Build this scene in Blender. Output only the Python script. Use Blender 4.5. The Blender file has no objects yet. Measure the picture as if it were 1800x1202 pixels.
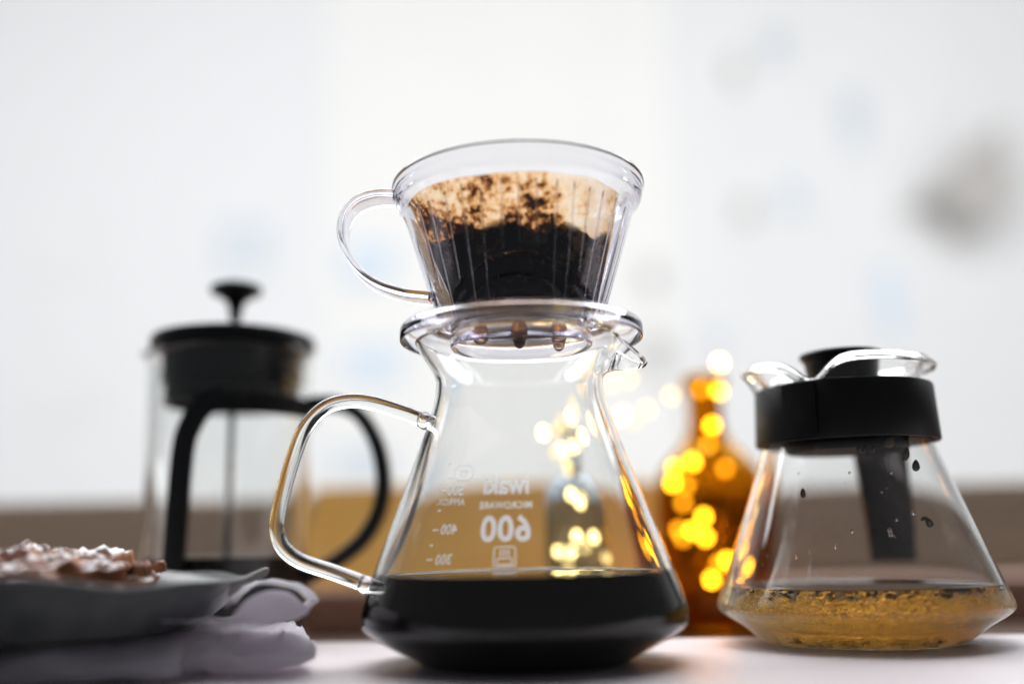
import bpy, bmesh, math, random
from mathutils import Vector, Matrix, noise, Euler
from math import sin, cos, pi, radians, sqrt, exp, atan2
random.seed(7)
S = bpy.context.scene
COL = S.collection

# ------------------------------------------------------------------ camera
CAM_D, CAM_H = 0.36, 0.040
PITCH, ROLL = 11.5, -1.2
F_PX = 1750.0
cam = bpy.data.cameras.new("camera")
cam.sensor_width = 36.0
cam.lens = 36.0 * F_PX / 1800.0
cam.clip_start = 0.01
cam.clip_end = 500
cam.dof.use_dof = True
cam.dof.focus_distance = 0.366
cam.dof.aperture_fstop = 1.8
camo = bpy.data.objects.new("camera", cam)
COL.objects.link(camo)
RM = (Euler((radians(90 + PITCH), 0, 0)).to_matrix() @ Matrix.Rotation(radians(ROLL), 3, 'Z'))
camo.matrix_world = Matrix.Translation((0, -CAM_D, CAM_H)) @ RM.to_4x4()
S.camera = camo

# ------------------------------------------------------------------ world, lamps, exposure
SKY_L = 6.0
w = bpy.data.worlds.new("World"); S.world = w; w.use_nodes = True
w.node_tree.nodes["Background"].inputs[0].default_value = (0.92, 0.95, 1.0, 1)   # dim room behind the camera
w.node_tree.nodes["Background"].inputs[1].default_value = 0.115
al = bpy.data.lights.new("daylight_on_the_houses", 'AREA')
al.shape = 'RECTANGLE'; al.size = 30; al.size_y = 11; al.energy = 2880; al.color = (0.985, 0.992, 1.0)
alo = bpy.data.objects.new("daylight_on_the_houses", al); COL.objects.link(alo)
alo.location = (-0.5, 1.6, 7.4); alo.rotation_euler = (radians(91), 0, 0)
gl = bpy.data.lights.new("low_house_fill", 'AREA')  # added lamp below the sill, lifts the darker lower facades
gl.shape = 'RECTANGLE'; gl.size = 30; gl.size_y = 9; gl.energy = 1450; gl.color = (0.99, 0.99, 0.99)
glo = bpy.data.objects.new("low_house_fill", gl); COL.objects.link(glo)
glo.location = (-0.5, 1.6, -6.2); glo.rotation_euler = (radians(97), 0, 0)
S.view_settings.view_transform = 'Standard'
S.view_settings.look = 'None'
S.view_settings.gamma = 1.0
S.view_settings.exposure = 0.0
S.view_settings.use_curve_mapping = False
cy = S.cycles
cy.use_denoising = True
try: cy.denoiser = 'OPENIMAGEDENOISE'
except Exception: pass
cy.max_bounces = 28; cy.transmission_bounces = 26; cy.glossy_bounces = 8; cy.diffuse_bounces = 5
cy.transparent_max_bounces = 12; cy.volume_bounces = 0
cy.sample_clamp_indirect = 120; cy.blur_glossy = 0.3
cy.caustics_reflective = True; cy.caustics_refractive = True

# ------------------------------------------------------------------ helpers
def P(px, py, Y=0.0):
    """point on the plane y = Y seen at photo pixel px,py (used to measure the place)"""
    d = RM @ Vector(((px - 900) / F_PX, (601 - py) / F_PX, -1))
    t = (Y + CAM_D) / d.y
    return Vector((d.x * t, Y, CAM_H + d.z * t))

def empty(name, loc=(0, 0, 0), label=None, cat=None, group=None):
    o = bpy.data.objects.new(name, None); COL.objects.link(o); o.location = loc
    o.empty_display_size = 0.01
    tag(o, label, cat, group); return o

def tag(o, label=None, cat=None, group=None, kind=None):
    if label: o["label"] = label
    if cat: o["category"] = cat
    if group: o["group"] = group
    if kind: o["kind"] = kind
    return o

def mk(name, verts, faces, mat, parent=None, smooth=True, mats=None, fmat=None, auto=None):
    me = bpy.data.meshes.new(name)
    me.from_pydata([tuple(v) for v in verts], [], faces)
    bm = bmesh.new(); bm.from_mesh(me)
    bmesh.ops.recalc_face_normals(bm, faces=bm.faces)
    bm.to_mesh(me); bm.free()
    for m in ([mat] if mats is None else mats): me.materials.append(m)
    for i, p in enumerate(me.polygons):
        p.use_smooth = smooth
        if fmat: p.material_index = fmat[i]
    if auto:
        me.set_sharp_from_angle(angle=radians(auto))
    o = bpy.data.objects.new(name, me); COL.objects.link(o)
    if parent: o.parent = parent
    return o

def join_geo(*parts):
    V, F = [], []
    for v, f in parts:
        n = len(V); V += list(v); F += [tuple(i + n for i in q) for q in f]
    return V, F

def lathe(prof, seg=96, c=(0, 0), fn=None, closed=False):
    """prof: list of (r,z).  r==0 ends become poles. closed: ring profile."""
    V, F, rings = [], [], []
    for (r, z) in prof:
        if r <= 1e-7:
            rings.append([len(V)]); V.append(Vector((c[0], c[1], z)))
        else:
            ids = []
            for k in range(seg):
                a = 2 * pi * k / seg
                rr, zz = (r, z) if fn is None else fn(r, z, a)
                ids.append(len(V)); V.append(Vector((c[0] + rr * cos(a), c[1] + rr * sin(a), zz)))
            rings.append(ids)
    n = len(rings)
    for i in range(n if closed else n - 1):
        A, B = rings[i], rings[(i + 1) % n]
        for k in range(seg):
            k2 = (k + 1) % seg
            if len(A) == 1 and len(B) == 1: continue
            if len(A) == 1: F.append((A[0], B[k], B[k2]))
            elif len(B) == 1: F.append((A[k], A[k2], B[0]))
            else: F.append((A[k], A[k2], B[k2], B[k]))
    return V, F

def loft(rings, cap0=False, cap1=False, wrap=False):
    V, F = [], []
    n = len(rings[0])
    for r in rings: V += [Vector(p) for p in r]
    m = len(rings)
    for i in range(m if wrap else m - 1):
        for k in range(n):
            k2 = (k + 1) % n; j = (i + 1) % m
            F.append((i * n + k, i * n + k2, j * n + k2, j * n + k))
    if cap0: F.append(tuple(range(n))[::-1])
    if cap1: F.append(tuple((m - 1) * n + k for k in range(n)))
    return V, F

def smooth_path(pts, n=8):
    """Catmull-Rom"""
    pts = [Vector(p) for p in pts]; out = []
    for i in range(len(pts) - 1):
        p0 = pts[max(i - 1, 0)]; p1 = pts[i]; p2 = pts[i + 1]; p3 = pts[min(i + 2, len(pts) - 1)]
        for k in range(n):
            t = k / n
            out.append(0.5 * ((2 * p1) + (-p0 + p2) * t + (2 * p0 - 5 * p1 + 4 * p2 - p3) * t * t
                              + (-p0 + 3 * p1 - 3 * p2 + p3) * t ** 3))
    out.append(pts[-1]); return out

def sweep(path, section, up=Vector((0, 1, 0)), scale=None):
    """sweep 2-D section (list of (u,v)); v along `up`, u along normal in plane; end caps."""
    rings = []
    for i, p in enumerate(path):
        t = (path[min(i + 1, len(path) - 1)] - path[max(i - 1, 0)]).normalized()
        side = t.cross(up)
        if side.length < 1e-4: side = t.cross(Vector((1, 0, 0)))
        side.normalize(); u2 = side.cross(t).normalized()
        s = 1.0 if scale is None else scale(i / (len(path) - 1))
        rings.append([p + side * (a * s) + u2 * (b * s) for a, b in section])
    return loft(rings, True, True)

def circ(r, n=16): return [(r * cos(2 * pi * k / n), r * sin(2 * pi * k / n)) for k in range(n)]
def rrect(w, h, r, n=4):
    out = []
    for cx, cy_, a0 in ((w/2-r, h/2-r, 0), (-w/2+r, h/2-r, 90), (-w/2+r, -h/2+r, 180), (w/2-r, -h/2+r, 270)):
        for k in range(n + 1):
            a = radians(a0 + 90 * k / n); out.append((cx + r * cos(a), cy_ + r * sin(a)))
    return out

def superring(a, b, z, n=96, e=2.0, cx=0, cy_=0):
    out = []
    for k in range(n):
        t = 2 * pi * k / n; c, s = cos(t), sin(t)
        out.append(Vector((cx + a * math.copysign(abs(c) ** (2 / e), c), cy_ + b * math.copysign(abs(s) ** (2 / e), s), z)))
    return out

def box(x0, x1, y0, y1, z0, z1):
    V = [Vector(p) for p in ((x0,y0,z0),(x1,y0,z0),(x1,y1,z0),(x0,y1,z0),(x0,y0,z1),(x1,y0,z1),(x1,y1,z1),(x0,y1,z1))]
    return V, [(0,3,2,1),(4,5,6,7),(0,1,5,4),(1,2,6,5),(2,3,7,6),(3,0,4,7)]

def bevel(o, wd, seg=3):
    m = o.modifiers.new("bevel", 'BEVEL'); m.width = wd; m.segments = seg; m.limit_method = 'ANGLE'
    return o

def ellipsoid(c, r, seg=16, rings=10, rot=None):
    V, F = lathe([(sin(pi * i / rings) if 0 < i < rings else 0, -cos(pi * i / rings)) for i in range(rings + 1)], seg)
    V = [Vector((v.x * r[0], v.y * r[1], v.z * r[2])) for v in V]
    if rot is not None: V = [rot @ v for v in V]
    return [v + Vector(c) for v in V], F

def ridge(p, s):
    return (1 - min(1, abs(noise.noise(Vector(p) * s)) * 2.2)) ** 3
def fbm(p, s, o=4):
    return noise.fractal(Vector(p) * s, 1.0, 2.0, o)

# ------------------------------------------------------------------ materials
def mat(name):
    m = bpy.data.materials.new(name); m.use_nodes = True
    nt = m.node_tree; nt.nodes.clear()
    out = nt.nodes.new("ShaderNodeOutputMaterial")
    return m, nt, out
def N(nt, t, **kw):
    n = nt.nodes.new(t)
    for k, v in kw.items(): setattr(n, k, v)
    return n
def princ(name, col, rough=0.5, metal=0.0, ior=1.5, spec=0.5, var=None, bump=None, coat=0.0, sheen=0.0):
    """var: (scale, colour2, contrast) noise variation; bump: (scale, strength, distance)"""
    m, nt, out = mat(name)
    b = N(nt, "ShaderNodeBsdfPrincipled")
    b.inputs["Base Color"].default_value = (*col, 1); b.inputs["Roughness"].default_value = rough
    b.inputs["Metallic"].default_value = metal; b.inputs["IOR"].default_value = ior
    b.inputs["Specular IOR Level"].default_value = spec
    b.inputs["Coat Weight"].default_value = coat; b.inputs["Sheen Weight"].default_value = sheen
    tc = N(nt, "ShaderNodeTexCoord")
    if var:
        nz = N(nt, "ShaderNodeTexNoise"); nz.inputs["Scale"].default_value = var[0]; nz.inputs["Detail"].default_value = 6
        nt.links.new(tc.outputs["Object"], nz.inputs["Vector"])
        cr = N(nt, "ShaderNodeValToRGB")
        cr.color_ramp.elements[0].position = 0.5 - var[2]; cr.color_ramp.elements[1].position = 0.5 + var[2]
        cr.color_ramp.elements[0].color = (*col, 1); cr.color_ramp.elements[1].color = (*var[1], 1)
        nt.links.new(nz.outputs[0], cr.inputs[0]); nt.links.new(cr.outputs[0], b.inputs["Base Color"])
    if bump:
        nb = N(nt, "ShaderNodeTexNoise"); nb.inputs["Scale"].default_value = bump[0]; nb.inputs["Detail"].default_value = 5
        nt.links.new(tc.outputs["Object"], nb.inputs["Vector"])
        bp = N(nt, "ShaderNodeBump"); bp.inputs["Strength"].default_value = bump[1]; bp.inputs["Distance"].default_value = bump[2]
        nt.links.new(nb.outputs[0], bp.inputs["Height"]); nt.links.new(bp.outputs[0], b.inputs["Normal"])
    nt.links.new(b.outputs[0], out.inputs[0])
    return m
def glass(name, col=(1, 1, 1), ior=1.47, rough=0.0, bump=None):
    m, nt, out = mat(name)
    g = N(nt, "ShaderNodeBsdfGlass"); g.inputs["Color"].default_value = (*col, 1)
    g.inputs["IOR"].default_value = ior; g.inputs["Roughness"].default_value = rough
    if bump:
        tc = N(nt, "ShaderNodeTexCoord")
        nb = N(nt, "ShaderNodeTexNoise"); nb.inputs["Scale"].default_value = bump[0]; nb.inputs["Detail"].default_value = 1
        nt.links.new(tc.outputs["Object"], nb.inputs["Vector"])
        bp = N(nt, "ShaderNodeBump"); bp.inputs["Strength"].default_value = bump[1]; bp.inputs["Distance"].default_value = bump[2]
        nt.links.new(nb.outputs[0], bp.inputs["Height"]); nt.links.new(bp.outputs[0], g.inputs["Normal"])
    nt.links.new(g.outputs[0], out.inputs[0]); return m
def film(m, amount, scale=45, col=(0.9, 0.9, 0.92)):
    """thin dried film and smears on used glass"""
    nt = m.node_tree; out = next(n for n in nt.nodes if n.type == 'OUTPUT_MATERIAL'); g = out.inputs[0].links[0].from_node
    tc = N(nt, "ShaderNodeTexCoord"); mp = N(nt, "ShaderNodeMapping"); mp.inputs["Scale"].default_value = (1, 1, .35)
    a = N(nt, "ShaderNodeTexNoise"); a.inputs["Scale"].default_value = scale; a.inputs["Detail"].default_value = 6; a.inputs["Distortion"].default_value = .6
    b = N(nt, "ShaderNodeTexNoise"); b.inputs["Scale"].default_value = 900; b.inputs["Detail"].default_value = 2
    nt.links.new(tc.outputs["Object"], mp.inputs[0]); nt.links.new(mp.outputs[0], a.inputs["Vector"]); nt.links.new(tc.outputs["Object"], b.inputs["Vector"])
    r1 = N(nt, "ShaderNodeMapRange"); r1.inputs[1].default_value = .42; r1.inputs[2].default_value = .72; r1.inputs[4].default_value = amount
    r2 = N(nt, "ShaderNodeMapRange"); r2.inputs[1].default_value = .66; r2.inputs[2].default_value = .74; r2.inputs[4].default_value = amount * 3
    nt.links.new(a.outputs[0], r1.inputs[0]); nt.links.new(b.outputs[0], r2.inputs[0])
    ad = N(nt, "ShaderNodeMath", operation='ADD'); nt.links.new(r1.outputs[0], ad.inputs[0]); nt.links.new(r2.outputs[0], ad.inputs[1])
    d = N(nt, "ShaderNodeBsdfDiffuse"); t = N(nt, "ShaderNodeBsdfTranslucent")
    for q in (d, t): q.inputs[0].default_value = (*col, 1)
    x = N(nt, "ShaderNodeMixShader"); x.inputs[0].default_value = .6
    nt.links.new(d.outputs[0], x.inputs[1]); nt.links.new(t.outputs[0], x.inputs[2])
    y = N(nt, "ShaderNodeMixShader"); nt.links.new(ad.outputs[0], y.inputs[0]); nt.links.new(g.outputs[0], y.inputs[1]); nt.links.new(x.outputs[0], y.inputs[2])
    nt.links.new(y.outputs[0], out.inputs[0])
def emit(name, col, s):
    m, nt, out = mat(name)
    e = N(nt, "ShaderNodeEmission"); e.inputs[0].default_value = (*col, 1); e.inputs[1].default_value = s
    nt.links.new(e.outputs[0], out.inputs[0]); return m
def wood(name, c1, c2, scale, rough=0.35, stretch=(0.06, 1, 1), spec=0.5):
    m, nt, out = mat(name)
    b = N(nt, "ShaderNodeBsdfPrincipled"); b.inputs["Roughness"].default_value = rough; b.inputs["Specular IOR Level"].default_value = spec
    tc = N(nt, "ShaderNodeTexCoord"); mp = N(nt, "ShaderNodeMapping"); mp.inputs["Scale"].default_value = stretch
    nz = N(nt, "ShaderNodeTexNoise"); nz.inputs["Scale"].default_value = scale; nz.inputs["Detail"].default_value = 8
    nz.inputs["Distortion"].default_value = 0.8
    cr = N(nt, "ShaderNodeValToRGB"); cr.color_ramp.elements[0].position = .35; cr.color_ramp.elements[1].position = .65
    cr.color_ramp.elements[0].color = (*c1, 1); cr.color_ramp.elements[1].color = (*c2, 1)
    nt.links.new(tc.outputs["Object"], mp.inputs[0]); nt.links.new(mp.outputs[0], nz.inputs["Vector"])
    nt.links.new(nz.outputs[0], cr.inputs[0]); nt.links.new(cr.outputs[0], b.inputs["Base Color"])
    nt.links.new(b.outputs[0], out.inputs[0]); return m

M = {}
M['carafe'] = glass("carafe_glass", (0.992, 0.995, 0.992), 1.47, bump=(55, 0.05, 0.001))
film(M['carafe'], .014)
M['tea_glass'] = glass("tea_server_glass", (0.992, 0.995, 0.992), 1.47, bump=(55, 0.05, 0.001)); film(M['tea_glass'], .012, 60)
M["plastic"] = glass("clear_plastic", (0.976, 0.974, 0.994), 1.49)
M['press_glass'] = glass("press_glass", (0.985, 0.99, 0.985), 1.47)
M['amber'] = glass("amber_glass", (0.825, 0.60, 0.165), 1.5)
M['smoke'] = glass("smoky_glass", (0.80, 0.84, 0.88), 1.5)
M['coffee'] = princ("coffee_liquid", (0.006, 0.003, 0.002), 0.02, ior=1.33)
M['black'] = princ("black_plastic", (0.007, 0.008, 0.010), 0.34, spec=.35, bump=(900, .15, .0004))
M['blackmatt'] = princ("black_band_plastic", (0.005, 0.005, 0.006), 0.42, spec=.28, bump=(1200, .15, .0003))
M['steel'] = princ("steel", (0.6, 0.6, 0.6), 0.25, 1.0)
M['table'] = princ("table_paint", (0.675, 0.622, 0.665), 0.42, var=(9, (0.71, 0.655, 0.69), .2), bump=(700, .05, .0003))
M['sill'] = wood("sill_wood", (0.085, 0.042, 0.026), (0.13, 0.068, 0.042), 60, 0.36)
M['rail'] = wood("rail_wood", (0.33, 0.245, 0.175), (0.40, 0.305, 0.225), 40, 0.5)
M['oak'] = wood("honey_oak", (0.80, 0.43, 0.10), (0.86, 0.49, 0.14), 50, 0.7, spec=.08)
M["ledge"] = wood("ledge_wood", (0.40, 0.23, 0.17), (0.48, 0.29, 0.22), 55, 0.4)
M['plate'] = princ("stoneware", (0.135, 0.145, 0.148), 0.26, var=(70, (0.085, 0.092, 0.095), .18), bump=(160, .15, .001))
def mat_print(name, c, c2):
    m, nt, out = mat(name)
    d = N(nt, "ShaderNodeBsdfDiffuse"); t = N(nt, "ShaderNodeBsdfTranslucent"); tr = N(nt, "ShaderNodeBsdfTransparent")
    d.inputs[0].default_value = (*c, 1); t.inputs[0].default_value = (*c, 1); tr.inputs[0].default_value = (*c2, 1)
    a = N(nt, "ShaderNodeMixShader"); a.inputs[0].default_value = .6
    b = N(nt, "ShaderNodeMixShader"); b.inputs[0].default_value = .25
    nt.links.new(d.outputs[0], a.inputs[1]); nt.links.new(t.outputs[0], a.inputs[2])
    nt.links.new(a.outputs[0], b.inputs[1]); nt.links.new(tr.outputs[0], b.inputs[2]); nt.links.new(b.outputs[0], out.inputs[0])
    return m
M['print'] = mat_print("white_print", (0.80, 0.82, 0.90), (1, 1, 1))
M['print_dark'] = princ("grey_print", (0.22, 0.18, 0.12), 0.5)
M['brown_drop'] = None
M['plaster'] = princ("pale_plaster", (0.78, 0.78, 0.79), 0.8, var=(1.2, (0.76, 0.765, 0.775), .3))
M['plaster2'] = princ("white_plaster", (0.79, 0.79, 0.79), 0.8, var=(1.0, (0.75, 0.75, 0.755), .3))
M['plaster3'] = princ("sky_lightened_plaster", (0.84, 0.833, 0.812), 0.8, var=(1.0, (0.81, 0.805, 0.785), .3))  # lightened wall colour stands in for the bright sky
M['pane'] = princ("window_pane", (0.58, 0.63, 0.68), 0.15)
M['paneblue'] = princ("blue_window_pane", (0.56, 0.66, 0.76), 0.2)
M['taupe'] = princ("taupe_roof", (0.45, 0.43, 0.41), 0.7)
M['sky'] = emit("overcast_sky", (0.985, 0.995, 1.0), SKY_L)

def mat_drop():
    m, nt, out = mat("coffee_drop")
    g = N(nt, "ShaderNodeBsdfGlass"); g.inputs["IOR"].default_value = 1.33; g.inputs["Color"].default_value = (1, 1, 1, 1)
    v = N(nt, "ShaderNodeVolumeAbsorption"); v.inputs["Color"].default_value = (0.80, 0.42, 0.02, 1); v.inputs["Density"].default_value = 300
    nt.links.new(g.outputs[0], out.inputs[0]); nt.links.new(v.outputs[0], out.inputs[1]); return m
M['brown_drop'] = mat_drop()

def mat_paper():
    m, nt, out = mat("coffee_stained_paper")
    geo = N(nt, "ShaderNodeTexCoord"); sep = N(nt, "ShaderNodeSeparateXYZ")
    nt.links.new(geo.outputs["Object"], sep.inputs[0])
    # wetness/dirt value = height ramp + noise
    h = N(nt, "ShaderNodeMapRange"); h.inputs[1].default_value = 0.139; h.inputs[2].default_value = 0.168
    h.inputs[3].default_value = 0.0; h.inputs[4].default_value = 1.0; h.clamp = False
    nt.links.new(sep.outputs["Z"], h.inputs[0])
    n1 = N(nt, "ShaderNodeTexNoise"); n1.inputs["Scale"].default_value = 95; n1.inputs["Detail"].default_value = 2.5; n1.inputs["Roughness"].default_value = .55
    n2 = N(nt, "ShaderNodeTexNoise"); n2.inputs["Scale"].default_value = 420; n2.inputs["Detail"].default_value = 5; n2.inputs["Roughness"].default_value = .65
    for n in (n1, n2): nt.links.new(geo.outputs["Object"], n.inputs["Vector"])
    def math_(op, a, b):
        x = N(nt, "ShaderNodeMath", operation=op); x.inputs[2].default_value = -.07
        for i, q in enumerate((a, b)):
            if isinstance(q, (int, float)): x.inputs[i].default_value = q
            else: nt.links.new(q, x.inputs[i])
        return x.outputs[0]
    # right side cleaner: + x * k
    xr = N(nt, "ShaderNodeMapRange"); xr.inputs[1].default_value = 0.008; xr.inputs[2].default_value = 0.022; xr.inputs[3].default_value = 0; xr.inputs[4].default_value = .42
    xr.interpolation_type = 'SMOOTHSTEP'
    nt.links.new(sep.outputs["X"], xr.inputs[0])
    a = math_('MULTIPLY', math_('SUBTRACT', n1.outputs[0], .5), 1.5)
    b = math_('MULTIPLY', math_('SUBTRACT', n2.outputs[0], .5), 1.7)
    tot = math_('ADD', math_('ADD', math_('MULTIPLY_ADD', h.outputs[0], .60), a), math_('ADD', b, xr.outputs[0]))
    cr = N(nt, "ShaderNodeValToRGB"); els = cr.color_ramp.elements
    els[0].position = 0.0; els[0].color = (0.012, 0.006, 0.003, 1)
    els[1].position = 1.0; els[1].color = (0.97, 0.84, 0.68, 1)
    for p, c in ((.12, (.03, .011, .004)), (.22, (.30, .10, .025)), (.36, (.80, .44, .17)), (.58, (.94, .70, .45))):
        e = els.new(p); e.color = (*c, 1)
    nt.links.new(tot, cr.inputs[0])
    d = N(nt, "ShaderNodeBsdfDiffuse"); t = N(nt, "ShaderNodeBsdfTranslucent"); tr = N(nt, "ShaderNodeBsdfTransparent")
    for q in (d, t, tr): nt.links.new(cr.outputs[0], q.inputs[0])
    nb = N(nt, "ShaderNodeTexNoise"); nb.inputs["Scale"].default_value = 900
    nt.links.new(geo.outputs["Object"], nb.inputs["Vector"])
    bp = N(nt, "ShaderNodeBump"); bp.inputs["Strength"].default_value = .4; bp.inputs["Distance"].default_value = .0006
    nt.links.new(nb.outputs[0], bp.inputs["Height"])
    for q in (d, t): nt.links.new(bp.outputs[0], q.inputs["Normal"])
    m1 = N(nt, "ShaderNodeMixShader"); m1.inputs[0].default_value = .72
    nt.links.new(d.outputs[0], m1.inputs[1]); nt.links.new(t.outputs[0], m1.inputs[2])
    m2 = N(nt, "ShaderNodeMixShader"); m2.inputs[0].default_value = .42
    nt.links.new(m1.outputs[0], m2.inputs[1]); nt.links.new(tr.outputs[0], m2.inputs[2])
    nt.links.new(m2.outputs[0], out.inputs[0]); return m
M['paper'] = mat_paper()

def mat_seam():
    m, nt, out = mat("crimped_paper")
    d = N(nt, "ShaderNodeBsdfDiffuse"); t = N(nt, "ShaderNodeBsdfTranslucent")
    for q in (d, t): q.inputs[0].default_value = (0.95, 0.68, 0.36, 1)
    m1 = N(nt, "ShaderNodeMixShader"); m1.inputs[0].default_value = .7
    nt.links.new(d.outputs[0], m1.inputs[1]); nt.links.new(t.outputs[0], m1.inputs[2]); nt.links.new(m1.outputs[0], out.inputs[0])
    return m
M['seam'] = mat_seam()
M['grounds'] = princ("wet_coffee_grounds", (0.010, 0.006, 0.004), 0.6, spec=.2, var=(500, (0.03, 0.014, 0.008), .15), bump=(900, .6, .0012))

def mat_linen():
    m, nt, out = mat("linen")
    b = N(nt, "ShaderNodeBsdfPrincipled"); b.inputs["Roughness"].default_value = .85
    b.inputs["Base Color"].default_value = (0.80, 0.785, 0.84, 1); b.inputs["Sheen Weight"].default_value = .15
    tc = N(nt, "ShaderNodeTexCoord")
    w1 = N(nt, "ShaderNodeTexNoise"); w1.inputs["Scale"].default_value = 1400
    nt.links.new(tc.outputs["Object"], w1.inputs["Vector"])
    bp = N(nt, "ShaderNodeBump"); bp.inputs["Strength"].default_value = .35; bp.inputs["Distance"].default_value = .0004
    w2 = N(nt, "ShaderNodeTexNoise"); w2.inputs["Scale"].default_value = 130; w2.inputs["Detail"].default_value = 3; w2.inputs["Distortion"].default_value = 1.2
    nt.links.new(tc.outputs["Object"], w2.inputs["Vector"])
    b2 = N(nt, "ShaderNodeBump"); b2.inputs["Strength"].default_value = .6; b2.inputs["Distance"].default_value = .0022
    nt.links.new(w2.outputs[0], b2.inputs["Height"]); nt.links.new(b2.outputs[0], bp.inputs["Normal"])
    nt.links.new(w1.outputs[0], bp.inputs["Height"]); nt.links.new(bp.outputs[0], b.inputs["Normal"])
    t = N(nt, "ShaderNodeBsdfTranslucent"); nt.links.new(bp.outputs[0], t.inputs["Normal"]); t.inputs[0].default_value = (0.80, 0.76, 0.80, 1)
    mx = N(nt, "ShaderNodeMixShader"); mx.inputs[0].default_value = .58
    nt.links.new(b.outputs[0], mx.inputs[1]); nt.links.new(t.outputs[0], mx.inputs[2])
    nt.links.new(mx.outputs[0], out.inputs[0]); return m
M['linen'] = mat_linen()

def mat_pastry():
    m, nt, out = mat("sugared_crust")
    b = N(nt, "ShaderNodeBsdfPrincipled"); b.inputs["Roughness"].default_value = .5
    tc = N(nt, "ShaderNodeTexCoord"); geo = N(nt, "ShaderNodeNewGeometry"); sp = N(nt, "ShaderNodeSeparateXYZ")
    nt.links.new(geo.outputs["Normal"], sp.inputs[0])
    n1 = N(nt, "ShaderNodeTexNoise"); n1.inputs["Scale"].default_value = 90; n1.inputs["Detail"].default_value = 5
    n2 = N(nt, "ShaderNodeTexNoise"); n2.inputs["Scale"].default_value = 70; n2.inputs["Detail"].default_value = 6
    for n in (n1, n2): nt.links.new(tc.outputs["Object"], n.inputs["Vector"])
    cr = N(nt, "ShaderNodeValToRGB"); e = cr.color_ramp.elements
    e[0].position = .33; e[0].color = (.06, .013, .005, 1); e[1].position = .7; e[1].color = (.44, .19, .06, 1)
    q = e.new(.5); q.color = (.23, .055, .014, 1)
    nt.links.new(n1.outputs[0], cr.inputs[0])
    ad = N(nt, "ShaderNodeMath", operation='MULTIPLY_ADD'); ad.inputs[1].default_value = .55; 
    nt.links.new(sp.outputs["Z"], ad.inputs[0]); nt.links.new(n2.outputs[0], ad.inputs[2])
    r2 = N(nt, "ShaderNodeMapRange"); r2.inputs[1].default_value = .97; r2.inputs[2].default_value = 1.06
    nt.links.new(ad.outputs[0], r2.inputs[0])
    mx = N(nt, "ShaderNodeMix", data_type='RGBA'); mx.inputs[7].default_value = (.90, .88, .92, 1)
    nt.links.new(r2.outputs[0], mx.inputs[0]); nt.links.new(cr.outputs[0], mx.inputs[6])
    nt.links.new(mx.outputs[2], b.inputs["Base Color"])
    bp = N(nt, "ShaderNodeBump"); bp.inputs["Strength"].default_value = .7; bp.inputs["Distance"].default_value = .002
    nt.links.new(n1.outputs[0], bp.inputs["Height"]); nt.links.new(bp.outputs[0], b.inputs["Normal"])
    nt.links.new(b.outputs[0], out.inputs[0]); return m
M['pastry'] = mat_pastry()
M['crumb'] = princ("baked_crumb", (0.45, 0.18, 0.05), 0.6, var=(900, (0.65, 0.42, 0.22), .2))

# tea: side surface is the glass/tea boundary, covered in little bubbles
def mat_tea(name, ior, bumpy):
    m, nt, out = mat(name)
    g = N(nt, "ShaderNodeBsdfGlass"); g.inputs["IOR"].default_value = ior; g.inputs["Color"].default_value = (1, 1, 1, 1)
    g.inputs["Roughness"].default_value = .05 if bumpy else 0.0
    if bumpy:
        tc = N(nt, "ShaderNodeTexCoord"); sp = N(nt, "ShaderNodeSeparateXYZ"); nt.links.new(tc.outputs["Object"], sp.inputs[0])
        v1 = N(nt, "ShaderNodeTexVoronoi"); v1.inputs["Scale"].default_value = 520; v1.feature = 'SMOOTH_F1'; v1.inputs["Smoothness"].default_value = .4
        v2 = N(nt, "ShaderNodeTexVoronoi"); v2.inputs["Scale"].default_value = 1150; v2.feature = 'SMOOTH_F1'; v2.inputs["Smoothness"].default_value = .3
        nw = N(nt, "ShaderNodeTexNoise"); nw.inputs["Scale"].default_value = 260
        va = N(nt, "ShaderNodeVectorMath", operation='MULTIPLY_ADD'); va.inputs[1].default_value = (.004, .004, .002)
        nt.links.new(tc.outputs["Object"], nw.inputs["Vector"])
        nt.links.new(nw.outputs["Color"], va.inputs[0]); nt.links.new(tc.outputs["Object"], va.inputs[2])
        for v in (v1, v2): nt.links.new(va.outputs[0], v.inputs["Vector"])
        hr = N(nt, "ShaderNodeMapRange"); hr.inputs[1].default_value = .012; hr.inputs[2].default_value = .021
        nt.links.new(sp.outputs["Z"], hr.inputs[0])
        mx = N(nt, "ShaderNodeMix"); nt.links.new(hr.outputs[0], mx.inputs[0])
        nt.links.new(v2.outputs[0], mx.inputs[2]); nt.links.new(v1.outputs[0], mx.inputs[3])
        bp = N(nt, "ShaderNodeBump"); bp.inputs["Strength"].default_value = 1.0; bp.inputs["Distance"].default_value = .0020; bp.invert = True
        nt.links.new(mx.outputs[0], bp.inputs["Height"]); nt.links.new(bp.outputs[0], g.inputs["Normal"])
    v = N(nt, "ShaderNodeVolumeAbsorption"); v.inputs["Color"].default_value = (0.994, 0.725, 0.0, 1); v.inputs["Density"].default_value = 27
    nt.links.new(g.outputs[0], out.inputs[0])
    nt.links.new(v.outputs[0], out.inputs[1]); return m
M['tea_side'] = mat_tea("tea_against_glass", 0.905, True)
M['tea_top'] = mat_tea("tea_surface", 1.33, False)
M['leaf'] = princ("wet_tea_leaf", (0.035, 0.018, 0.008), 0.4, var=(300, (0.11, 0.05, 0.02), .2))
M['seed'] = princ("dark_seed", (0.05, 0.024, 0.012), 0.22, var=(600, (0.10, 0.05, 0.02), .2), coat=.5)

# ------------------------------------------------------------------ the setting
EDGE = 0.088          # far edge of the white table top
TILT = 0.10           # the far edge comes slightly nearer on the right
SILL_Z = -0.0155
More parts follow.
